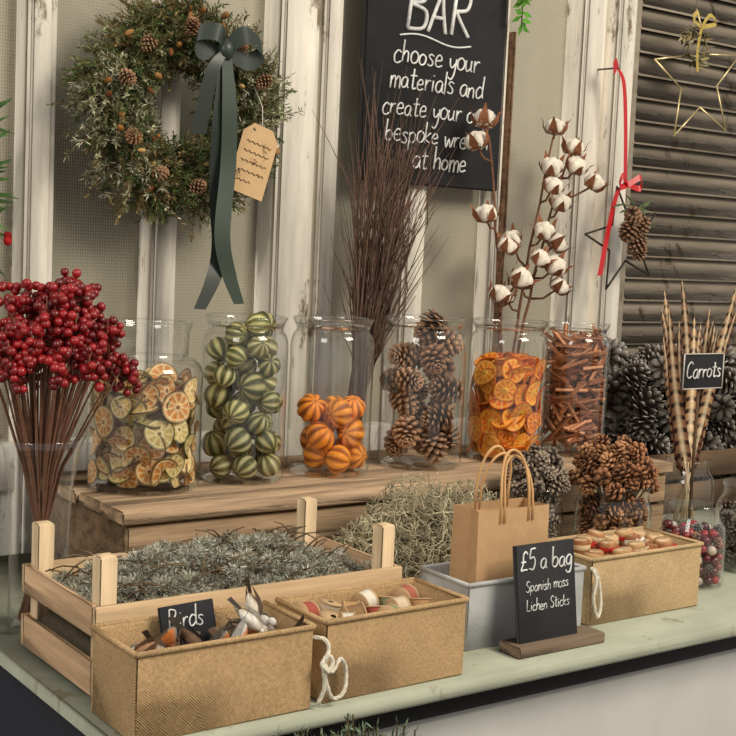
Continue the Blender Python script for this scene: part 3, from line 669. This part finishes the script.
# ---------------------------------------------------------------- kraft bag
def bag(x0,x1,y0,y1,z0,z1,rot,hh):
    b=B();c=(196,158,116);cx,cy=(x0+x1)/2,(y0+y1)/2
    hx,hy=(x1-x0)/2,(y1-y0)/2;V=[];F=[]
    ring=[(-hx,-hy),(0,-hy),(hx,-hy),(hx,0),(hx,hy),(0,hy),(-hx,hy),(-hx,0)]
    for k,hz in enumerate([0,.3,.7,1]):
        for (px,py) in ring:
            if py==0: px*=1-.14*hz
            V.append((px,py*(1-.12*hz),z0+(z1-z0)*hz))
    for k in range(3):
        for i in range(8): j=(i+1)%8;F.append((k*8+i,k*8+j,k*8+8+j,k*8+8+i))
    F.append(tuple(range(8)));b.add(mk(V,F,c),smooth=False)
    for sy in(-1,1):
        for o_,h2 in((0,0),(.010,-.010)):
            P=[((-.028)*math.cos(pi*i/16)+o_*.8,sy*(hy*.88+.0015)-o_*.6*sy*math.sin(pi*i/16)-sy*.012*math.sin(pi*i/16),z1-.02+(hh+.02+h2)*math.sin(pi*i/16)**.5) for i in range(17)]
            b.add(tube(P,.0022,6,(218,172,118)))
        b.add(box(-.040,.040,sy*(hy*.86)-.0008,sy*(hy*.86)+.0008,z1-.03,z1-.012,.0003,(190,152,110)))
    A=np.array(TM((cx,cy,0),(0,0,rot)))
    for k in range(len(b.V)): b.V[k]=b.V[k]@A[:3,:3].T+A[:3,3]
    return b.obj('kraft_paper_bag',M_kraft,(cx,cy,z0))
bag(1.205,1.345,1.372,1.436,T+.012,T+.198,.0,.085)
# ---------------------------------------------------------------- spanish moss
g=np.random.default_rng(9);b=B();cx,cy=1.318,1.655
mounds=[(1.245,1.650,.115,.080,.115),(1.325,1.665,.120,.085,.165),(1.41,1.650,.11,.080,.15)]
for i in range(3200):
    mx_,my_,rx,ry,rz=mounds[g.integers(0,3)]
    u=g.normal(0,1,3);u/=np.linalg.norm(u);u[2]=abs(u[2]);rr=g.uniform(.6,1.12)
    p=np.array((mx_,my_,T+.008))+u*rr*np.array((rx,ry,rz));d=g.normal(0,1,3);d[2]*=.4;P=[p.copy()]
    for k in range(8):
        d=d*.9+g.normal(0,.42,3);c=p-np.array((mx_,my_,T));e=(c/np.array((rx*1.15,ry*1.15,rz*1.2)));
        if e@e>1: d-=c*14
        d/=np.linalg.norm(d);p=p+d*.0088;p[2]=max(p[2],T+.002);p[0]=max(p[0],1.106);p[1]=min(p[1],1.772);P.append(p.copy())
    b.add(tube(P,.0009,3,(204,194,162),cap=False),tint=g.uniform(.4,1.2))
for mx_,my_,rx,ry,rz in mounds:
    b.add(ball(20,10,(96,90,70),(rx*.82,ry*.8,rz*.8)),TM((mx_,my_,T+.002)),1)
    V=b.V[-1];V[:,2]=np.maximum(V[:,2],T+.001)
b.obj('spanish_moss_heap',M_leaf,(cx,cy,T))
# ---------------------------------------------------------------- right hand side
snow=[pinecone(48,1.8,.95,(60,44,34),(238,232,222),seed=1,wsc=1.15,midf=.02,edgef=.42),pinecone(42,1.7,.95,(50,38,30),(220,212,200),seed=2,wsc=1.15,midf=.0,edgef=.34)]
brc=[pinecone(24,1.7,.95,(84,50,32),(206,152,108),seed=1,wsc=1.7,midf=.4,th=.07),pinecone(22,1.8,.95,(74,44,28),(184,128,90),seed=2,wsc=1.7,midf=.4,th=.07)]
gry=[pinecone(26,1.8,.9,(66,54,46),(176,158,138),seed=1,wsc=1.6,midf=.3,th=.07)]
b=B();x0,x1,y0,y1=2.13,2.78,1.90,2.13
for z0,z1 in((.01,.07),(.08,.14)):
    b.add(box(x0,x1,y0,y0+.01,T+z0,T+z1,.002,(120,96,72)));b.add(box(x0,x1,y1-.01,y1,T+z0,T+z1,.002,(120,96,72)))
    b.add(box(x0,x0+.01,y0,y1,T+z0,T+z1,.002,(120,96,72)));b.add(box(x1-.01,x1,y0,y1,T+z0,T+z1,.002,(120,96,72)))
b.add(box(x0+.01,x1-.01,y0+.01,y1-.01,T+.0,T+.01,.001,(90,70,50)))
b.obj('cone_crate',M_woodx)
b=B();q=random.Random(6);pl=[]
for i in range(150):
    r=q.uniform(.030,.038);best=None
    for c in range(40):
        x=q.uniform(x0+.045,x1-.045);y=q.uniform(y0+.045,y1-.045);z=T+.012+r
        for X,Y,Z,rr in pl:
            d2=(x-X)**2+(y-Y)**2;s=(r+rr)**2
            if d2<s: z=max(z,Z+math.sqrt(s-d2))
        if best is None or z<best[2]: best=(x,y,z,r)
    if best[2]>T+.365: break
    pl.append(best)
for x,y,z,r in pl: b.add(q.choice(snow),TM((x,y,z),rrot(),r*1.05),q.uniform(.8,1.1))
b.obj('frosted_pine_cones',M_org,(2.4,2.0,T))
def cylvase(name,x,y,r,h,rim=1.04): return glassobj(name,x,y,T,[(1e-4,.006),(r*.88,.006),(r*.95,0),(r,.006),(r,h*.7),(r*.93,h*.8),(r*.9,h*.88),(r*rim*.96,h*.97),(r*rim,h),(r*rim-.003,h)],48)
def cone_heap(name,x,y,r0,r1,hr,hh,seed,tpl,spread,twig):
    q=random.Random(seed);b=B();it=pack(r0,r1*.8,r1,hh,seed=seed)
    for X,Y,Z,rr in it: b.add(q.choice(tpl),TM((x+X,y+Y,T+.008+Z),rrot(),rr),q.uniform(.8,1.2))
    pl=list(it);c=0
    while c<3000 and len(pl)<len(it)+60:
        c+=1;a=q.uniform(0,6.28);k=math.sqrt(q.random());X,Y=spread*k*math.cos(a),spread*k*math.sin(a);Z=hh+hr*math.sqrt(1-.9*k*k)*q.uniform(.35,1);rr=r1*q.uniform(.85,1.1)
        if any((X-p[0])**2+(Y-p[1])**2+(Z-p[2])**2<(.85*(rr+p[3]))**2 for p in pl): continue
        pl.append((X,Y,Z,rr));b.add(q.choice(tpl),TM((x+X,y+Y,T+.008+Z),rrot(),rr),q.uniform(.8,1.25))
        b.add(tube([(x+X*.3,y+Y*.3,T+hh*.7),(x+X*.8,y+Y*.8,T+.008+hh*.5+Z*.5),(x+X,y+Y,T+.008+Z)],[.002,.0015,.001],4,twig))
    b.obj(name,M_org,(x,y,T))
cylvase('cone_jar',1.790,1.660,.072,.15,1.08)
cone_heap('larch_cones',1.790,1.660,.068,.0165,.105,.122,9,brc,.076,(92,60,42))
cylvase('cone_jar',1.622,1.70,.055,.15,1.08)
cone_heap('grey_alder_cones',1.622,1.70,.052,.015,.080,.13,10,gry,.058,(80,66,54))
jp=lambda r,h:[(1e-4,.005),(r*.85,.005),(r*.93,0),(r,.008),(r,h*.62),(r*.95,h*.74),(r*.78,h*.84),(r*.76,h*.92),(r*.82,h*.97),(r*.82,h),(r*.78,h)]
glassobj('potpourri_jar',1.80,1.475,T,jp(.058,.145),44)
b=B();q=random.Random(12)
rt=[ball(10,7,(150,22,34)),ball(10,7,(92,14,26)),snow[1],brc[1],ball(9,6,(214,196,180))]
for (x,y,z,r) in pack(.055,.007,.010,.10,seed=12,n=420,cand=30): b.add(rt[q.choice((0,0,1,1,1,2,3,4))],TM((1.80+x,1.475+y,T+.006+z),rrot(),r),q.uniform(.6,1.2))
b.obj('red_berry_potpourri',M_berry,(1.80,1.475,T))
glassobj('potpourri_jar',1.985,1.50,T,jp(.062,.165),44)
packed('frosted_mini_cones',1.985,1.50,T+.006,pack(.059,.013,.017,.12,seed=13),[snow[1],gry[0]],M_org)
cylvase('glass_cylinder_vase',2.42,1.72,.07,.22)
packed('frosted_pine_cones',2.42,1.72,T+.008,pack(.067,.020,.026,.27,seed=14),snow,M_org)
def feather(L,w,seed,base,bar,nb=15):
    q=random.Random(seed);C=[];V=[];F=[];cb_,ck=np.array(s2l(base)),np.array(s2l(bar));cq=np.array(s2l((222,200,166)))
    bd=q.uniform(-.06,.10);sb=q.uniform(-.09,.09);ss=(-1,-.55,-.07,.07,.55,1);n=nb*8
    for i in range(n):
        t=i/(n-1);ww=w*min(1,t*6+.45)*(1-t)**.5+.0003;bend=bd*L*t*t
        bb=1 if (i%8)<3 else 0
        for s in ss:
            c=ck if bb else cb_
            if abs(s)<.1: c=cq*.8 if bb else cq
            if abs(s)==1: c=c*.7
            V.append((s*ww+sb*L*t*t,bend+abs(s)*ww*.15,t*L-abs(s)*.006));C.append(c)
    m=len(ss)
    for i in range(n-1):
        for k in range(m-1): a=i*m+k;F.append((a,a+1,a+m+1,a+m))
    return mk(V,F,C)
b=B();q=random.Random(23);fx,fy=2.165,1.80
camdir=Vector((.62,.78,0));rightv=Vector((.78,-.62,0))
NF=17
for i in range(NF):
    fr=i/(NF-1)*2-1
    lean=(Vector((0,0,1))+rightv*(.27*fr+q.uniform(-.04,.04)-.02)+camdir*q.uniform(-.10,.05)).normalized()
    base=Vector((fx,fy,T+.012))-rightv*.022*fr+camdir*q.uniform(-.015,.015);L=q.uniform(.42,.56)*(1-.06*abs(fr))
    t=feather(L*.74,q.uniform(.0125,.0165),i,((176,136,98),(146,106,78),(122,80,62))[i%3],(52,34,28),q.choice((13,16,19)))
    X=(rightv+camdir*q.uniform(-.45,.45)).normalized();X=(X-lean*X.dot(lean)).normalized();Y=lean.cross(X)
    p=base+lean*L*.26
    b.add(t,Matrix(((X.x,Y.x,lean.x,p.x),(X.y,Y.y,lean.y,p.y),(X.z,Y.z,lean.z,p.z),(0,0,0,1))),q.uniform(.8,1.2),smooth=False)
    b.add(tube([base,base+lean*L*.30],.0016,5,(210,188,156)))
b.obj('pheasant_feather_bunch',M_leaf,(fx,fy,T))
glassobj('feather_jar',fx,fy,T,jp(.058,.15),44)
# bark tubes wrapped with little ribbons
b=B();q=random.Random(19)
for row,(yy2,zz) in enumerate(((1.395,.090),(1.435,.095),(1.465,.09))):
    x=1.452+.01*row
    while x<1.655:
        r=q.uniform(.013,.0165);c=q.choice(((190,150,104),(172,124,84),(206,170,128),(150,100,64)))
        P=lathe([(1e-4,-.004),(r*.35,-.002),(r*.9,-.001),(r,-.004),(r,-.075),(1e-4,-.075)],18,c)
        C=P['C'];C[:36]=np.array(s2l((222,192,150)));C[18:24]*=.6
        M=TM((x+r,yy2,T+zz+.030*q.random()),(q.uniform(-.2,.2),q.uniform(-.2,.2),0))
        b.add(P,M)
        rc=q.choice(((196,50,44),(236,230,216),(214,190,150)));b.add(lathe([(r*1.04,-.016),(r*1.08,-.014),(r*1.08,-.010),(r*1.04,-.008)],18,rc),M)
        if q.random()<.5:
            for s_ in(-1,1): b.add(strip([(0,-r*1.08,-.012),(s_*.008,-r*1.08-.004,-.006),(s_*.012,-r*1.08-.003,-.013),(0,-r*1.08,-.012)],.004,(0,.3,1),rc),M)
        x+=2*r+.001
b.obj('ribboned_bark_tube_bundle',M_org)
# ---------------------------------------------------------------- wreath
g=np.random.default_rng(33);q=random.Random(33);b=B();wx,wz,wy=1.088,CZ+.235,2.12
b.add(tube([(wx+.132*math.cos(a),wy+.01,wz+.132*math.sin(a)) for a in np.linspace(0,2*pi,40,endpoint=False)],.036,8,(70,72,50),closed=True))
cols=[(92,108,62),(118,126,82),(156,158,122),(188,186,156),(78,94,56),(144,128,86)]
for i in range(2300):
    a=q.uniform(0,2*pi);ph=q.uniform(-.5,pi+.5);rm=.130+.009*math.sin(5*a)+.006*math.sin(9*a+1)
    rad=Vector((math.cos(a),0,math.sin(a)));tan=Vector((-math.sin(a),0,math.cos(a)));out=(rad*math.cos(ph)+Vector((0,-1,0))*math.sin(ph))
    p=Vector((wx,wy,wz))+rad*rm+out*.028
    d=(out*q.uniform(.3,1.1)+tan*q.uniform(-.1,1.1)+Vector((q.gauss(0,.42),q.gauss(0,.25),q.gauss(0,.42)))).normalized()
    L=q.uniform(.030,.066)*(1.45 if q.random()<.2 else 1)
    if rad.dot(d)<0: L*=.75
    e=p+d*L;dn=np.array(d);P0=np.array(p);c=np.array(s2l(cols[int(a*2.2+q.random()*3.8)%6]))
    kind=i%3;k=40 if kind else 34
    b.add(tube([p,(p+e)/2+Vector((0,-.003,0)),e],[.0011,.0009,.0006],3,(108,84,56),cap=False))
    t_=g.random((k,1));s=P0+dn*L*t_;dd=dn*.9+g.normal(0,.65,(k,3));dd/=np.linalg.norm(dd,axis=1)[:,None]
    nl=(.0135 if kind else .008)*g.uniform(.6,1.2,(k,1));w=.0010 if kind else .0022
    sd=np.cross(dd,g.normal(0,1,(k,3)));sd/=np.linalg.norm(sd,axis=1)[:,None]
    Q=np.stack([s,s+dd*nl*.5+sd*w,s+dd*nl,s+dd*nl*.5-sd*w],1)
    Q[:,:,1]=np.minimum(Q[:,:,1],2.165)
    b.quads(Q,np.clip(c*g.uniform(.45,1.5,(k,1)),0,1))
for i,(aa) in enumerate((.4,.95,1.7,2.4,2.9,3.6,4.2,4.75,5.6)):
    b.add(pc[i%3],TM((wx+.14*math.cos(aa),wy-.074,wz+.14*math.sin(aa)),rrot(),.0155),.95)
for i in range(34):
    a=q.uniform(0,6.28);rr=.135+q.uniform(-.045,.05);p=Vector((wx+rr*math.cos(a),wy-.068+q.uniform(-.01,.015),wz+rr*math.sin(a)))
    b.add(ball(8,6,q.choice(((166,112,60),(206,168,104),(120,72,42),(176,130,76))),(1,1,1.9)),TM(p,rrot(),q.uniform(.003,.0065)),q.uniform(.7,1.1))
wr=b.obj('christmas_wreath',M_leaf,(wx,wy,wz))
b=B();G=(44,54,46)
def rib(P,w,side=(1,0,0),c=G):
    Q=cr_spline(P,6)
    W=w if not hasattr(w,'__len__') else [float(np.interp(i/(len(Q)-1),np.linspace(0,1,len(w)),w)) for i in range(len(Q))]
    b.add(strip(Q,W,side,c))
kx,kz=wx+.030,wz+.098;ky=wy-.104
rib([(kx,ky,kz),(kx-.02,ky-.02,kz+.025),(kx-.055,ky-.005,kz+.022),(kx-.045,ky+.0,kz-.006),(kx,ky,kz)],.030,(.25,0,1))
rib([(kx,ky,kz),(kx+.03,ky-.02,kz+.028),(kx+.075,ky-.005,kz+.008),(kx+.05,ky+.005,kz-.014),(kx,ky,kz)],.030,(-.25,0,1))
rib([(kx,ky-.01,kz),(kx-.030,ky-.015,kz-.04),(kx-.048,ky-.005,kz-.15)],[.018,.028,.030],(1,0,.1),(34,42,36))
rib([(kx,ky-.008,kz),(kx+.008,ky-.012,kz-.10),(kx+.016,ky,kz-.20),(kx+.002,ky-.012,kz-.32),(kx+.022,ky-.004,kz-.39),(kx+.048,ky,kz-.445)],[.018,.032,.034,.034,.032,.022],(1,.1,.05),(58,70,60))
rib([(kx,ky-.008,kz),(kx-.006,ky-.005,kz-.12),(kx+.004,ky+.015,kz-.24),(kx+.010,ky+.01,kz-.34),(kx-.006,ky,kz-.40),(kx-.034,ky-.004,kz-.455)],[.018,.030,.032,.032,.03,.022],(1,-.1,-.05),(38,46,40))
b.add(ball(10,7,G,(.016,.014,.02)),TM((kx,ky-.006,kz)))
b.obj('bow_ribbon',M_satin,parent=wr)
b=B();tg=Matrix.Translation((1.198,2.035,CZ+.148))@Euler((0,.28,0)).to_matrix().to_4x4()
V=[(-.038,0,-.065),(.038,0,-.065),(.038,0,.045),(.020,0,.064),(-.020,0,.064),(-.038,0,.045)];V=[(x,y,z) for y in(0,.0015) for x,_,z in V]
F=[(0,1,2,3,4,5),(11,10,9,8,7,6)]+[(i,i+6,(i+1)%6+6,(i+1)%6) for i in range(6)]
b.add(mk(V,F,(206,172,128)),tg,smooth=False)
for k in range(5):
    z=.03-k*.018;b.add(tube([(-.027+.054*j/14,-.001,z+.002*math.sin(j*2.3+k)) for j in range(15-(k==4)*6)],.0007,4,(70,50,36)),tg)
tp=tg@Vector((0,0,.055));b.add(tube([tp,tp+Vector((.004,.01,.045)),tp+Vector((-.005,.025,.08)),tp+Vector((-.02,.03,.10))],.0008,4,(230,225,210)))
b.obj('gift_tag',M_kraft,parent=wr)
# ---------------------------------------------------------------- hanging stars
def star(x,y,z,Rr,ri,col,rot=0,th=.0022):
    b=B();P=[]
    for i in range(10):
        a=pi/2+rot+i*pi/5;r=Rr if i%2==0 else ri;P.append((x+r*math.cos(a),y,z+r*math.sin(a)))
    for i in range(10): b.add(tube([P[i],P[(i+1)%10]],th,6,col))
    for p in P: b.add(ball(6,4,col),TM(p,(0,0,0),th))
    return b
b=star(2.455,2.09,CZ+.440,.160,.068,(226,206,156),.15,.0022)
b.add(tube([(2.43,2.09,CZ+.595),(2.44,2.11,CZ+.9),(2.44,2.15,CZ+1.1)],.0012,4,(200,190,170)))
so=b.obj('brass_star_ornament',M_metal,(2.455,2.09,CZ+.437))
b=B();q=random.Random(5)
for i in range(150):
    a=q.uniform(0,6.28);rr=.030+q.gauss(0,.006)
    p=Vector((2.430+rr*math.cos(a),2.085+q.gauss(0,.006),CZ+.510+rr*1.2*math.sin(a)));d=Vector((q.gauss(-math.sin(a),.7),q.gauss(0,.4),q.gauss(math.cos(a),.7))).normalized()
    b.add(strip([p,p+d*.014,p+d*.028],[.002,.006,.001],d.orthogonal(),q.choice(((150,134,90),(110,106,70),(160,150,120),(92,94,64)))),tint=q.uniform(.6,1.2))
rib([(2.43,2.07,CZ+.555),(2.45,2.065,CZ+.585),(2.475,2.065,CZ+.57),(2.43,2.07,CZ+.555)],.010,(0,.3,1),(176,156,84))
rib([(2.43,2.07,CZ+.555),(2.41,2.065,CZ+.585),(2.39,2.065,CZ+.57),(2.43,2.07,CZ+.555)],.010,(0,.3,1),(176,156,84))
rib([(2.43,2.07,CZ+.555),(2.415,2.065,CZ+.50),(2.42,2.065,CZ+.45)],.009,(1,0,0),(170,150,80))
b.obj('dried_foliage',M_leaf,parent=so)
b=star(2.24,2.10,CZ+.045,.125,.05,(58,50,46),.25,.0026)
so=b.obj('twig_star_ornament',M_org,(2.24,2.10,CZ+.045))
b=B()
for i,(dx,dz,s) in enumerate(((0,.05,.024),(.028,.03,.022),(-.018,.015,.024),(.012,-.012,.024),(.03,-.025,.018))): b.add(pc[i%3],TM((2.24+dx,2.07,CZ+.045+dz),(R.uniform(0,6),R.uniform(0,6),0),s),.8)
for i in range(40):
    p=Vector((2.26+R.gauss(0,.02),2.08,CZ+.10+R.gauss(0,.02)));d=Vector((R.gauss(0,1),R.gauss(0,.4),R.gauss(0,1))).normalized();b.add(strip([p,p+d*.02,p+d*.04],[.001,.005,.001],d.orthogonal(),(84,98,62)))
b.obj('cone_cluster',M_org,parent=so)
b=B();RC=(190,30,34)
rib([(2.187,2.10,CZ+.434),(2.20,2.09,CZ+.40),(2.215,2.09,CZ+.30),(2.225,2.09,CZ+.17)],.016,(1,.2,0),RC)
rib([(2.225,2.085,CZ+.175),(2.19,2.08,CZ+.15),(2.175,2.085,CZ+.07),(2.15,2.08,CZ-.04)],[.014,.016,.018,.018],(1,.1,.1),RC)
rib([(2.187,2.10,CZ+.434),(2.165,2.09,CZ+.45),(2.175,2.095,CZ+.42)],.012,(.6,0,1),RC)
for s in(-1,1): rib([(2.225,2.08,CZ+.172),(2.225+s*.03,2.07,CZ+.19),(2.225+s*.034,2.075,CZ+.165),(2.225,2.08,CZ+.172)],.014,(0,.3,1),RC)
b.add(tube([(2.187,2.095,CZ+.434),(2.187,2.17,CZ+.436)],.0022,6,(90,80,70)))
b.obj('red_ribbon',M_satin,parent=so)
b=B();q=random.Random(8)
P=[Vector((1.915,2.13,CZ+.80)),Vector((1.905,2.12,CZ+.66)),Vector((1.895,2.11,CZ+.49))];b.add(tube(P,.0015,4,(70,100,40)))
for i in range(80):
    t=i/79;p=P[0].lerp(P[1],t*2) if t<.5 else P[1].lerp(P[2],t*2-1);d=Vector((q.gauss(0,1),q.gauss(0,.4),q.gauss(-.2,.5))).normalized();b.add(strip([p,p+d*.012,p+d*.026],[.002,.014,.001],(-d.z,.2,d.x),(92,150,52)),tint=q.uniform(.6,1.2))
b.obj('ivy_sprig',M_leaf)
# hanging evergreen at the far left of the wall
b=B();q=random.Random(18);c0=Vector((.690,2.12,CZ+.16))
b.add(tube([c0+Vector((0,.05,.10)),c0+Vector((0,.03,.02)),c0+Vector((.01,0,-.20))],.003,6,(84,62,44)))
for i in range(70):
    t=q.random();p=c0+Vector((.01*t,.0,.04-.22*t));d=Vector((q.gauss(.5,.7),q.gauss(-.2,.4),q.gauss(-.1,.5))).normalized();L=q.uniform(.05,.095)
    b.add(strip([p,p+d*L*.5,p+d*L],[.002,.013,.001],(-d.z,.3,d.x),(74,104,56)),tint=q.uniform(.5,1.3))
for i in range(14):
    p=c0+Vector((q.uniform(-.02,.075),q.uniform(-.04,.01),-.165+q.gauss(0,.014)));b.add(ball(8,6,(150,28,28)),TM(p,(0,0,0),.0075),q.uniform(.6,1.2));b.add(tube([c0+Vector((.01,0,-.15)),p],.0008,3,(84,60,40)))
for v in range(len(b.V)): b.V[v][:,1]=np.minimum(b.V[v][:,1],2.21)
b.obj('evergreen_berry_sprig',M_leaf,tuple(c0))
# greenery bucket in front of the table
gx,gy=.82,1.10
b=B();b.add(lathe([(1e-4,.0),(.09,.0),(.12,.46),(.125,.46),(.116,.455),(.11,.4),(1e-4,.4)],32,(120,124,126)),TM((gx,gy,0)));b.obj('zinc_bucket',M_zinc,(gx,gy,0))
b=B();q=random.Random(44);g=np.random.default_rng(4)
for i in range(260):
    a=q.uniform(0,6.28);k=math.sqrt(q.random());p=Vector((gx+.09*k*math.cos(a),gy+.085*k*math.sin(a),.41));d=Vector((.12*k*math.cos(a),.10*k*math.sin(a)+.05,1)).normalized();L=q.uniform(.35,.402)*(1-.05*k)
    b.add(tube([p,p+d*L],[.002,.001],4,(70,60,40)));kk=60;t_=g.uniform(.25,1,(kk,1));s=np.array(p)+np.array(d)*L*t_;dd=np.array(d)*.6+g.normal(0,.6,(kk,3));dd/=np.linalg.norm(dd,axis=1)[:,None]
    sd=np.cross(dd,g.normal(0,1,(kk,3)));sd/=np.linalg.norm(sd,axis=1)[:,None];nl=.014
    Q=np.stack([s,s+dd*nl*.5+sd*.0012,s+dd*nl,s+dd*nl*.5-sd*.0012],1);Q[:,:,1]=np.minimum(Q[:,:,1],1.255)
    b.quads(Q,np.clip(np.array(s2l((112,130,104)))*g.uniform(.6,1.4,(kk,1)),0,1))
b.obj('conifer_greens',M_leaf,(gx,gy,.4))
# ---------------------------------------------------------------- light
w=bpy.data.worlds.new('world');bpy.context.scene.world=w;w.use_nodes=True;bg=w.node_tree.nodes['Background'];bg.inputs[0].default_value=(1,.955,.885,1);bg.inputs[1].default_value=.57
def area(name,loc,tgt,size,e,col):
    l=bpy.data.lights.new(name,'AREA');l.size=size;l.energy=e;l.color=col;o=bpy.data.objects.new(name,l);bpy.context.collection.objects.link(o)
    o.location=loc;o.rotation_euler=(Vector(tgt)-Vector(loc)).to_track_quat('-Z','Y').to_euler()
area('area_light_key',(2.2,-.6,3.1),(1.4,1.9,.95),1.2,76,(1,.91,.77))
area('area_light_side',(-1.0,.6,2.4),(1.2,1.9,1.0),.8,17,(1,.94,.86))
sc=bpy.context.scene
try:
    sc.view_settings.view_transform='Standard';sc.view_settings.look='None';sc.view_settings.exposure=0
    sc.cycles.transparent_max_bounces=24
except Exception as e: print(e)
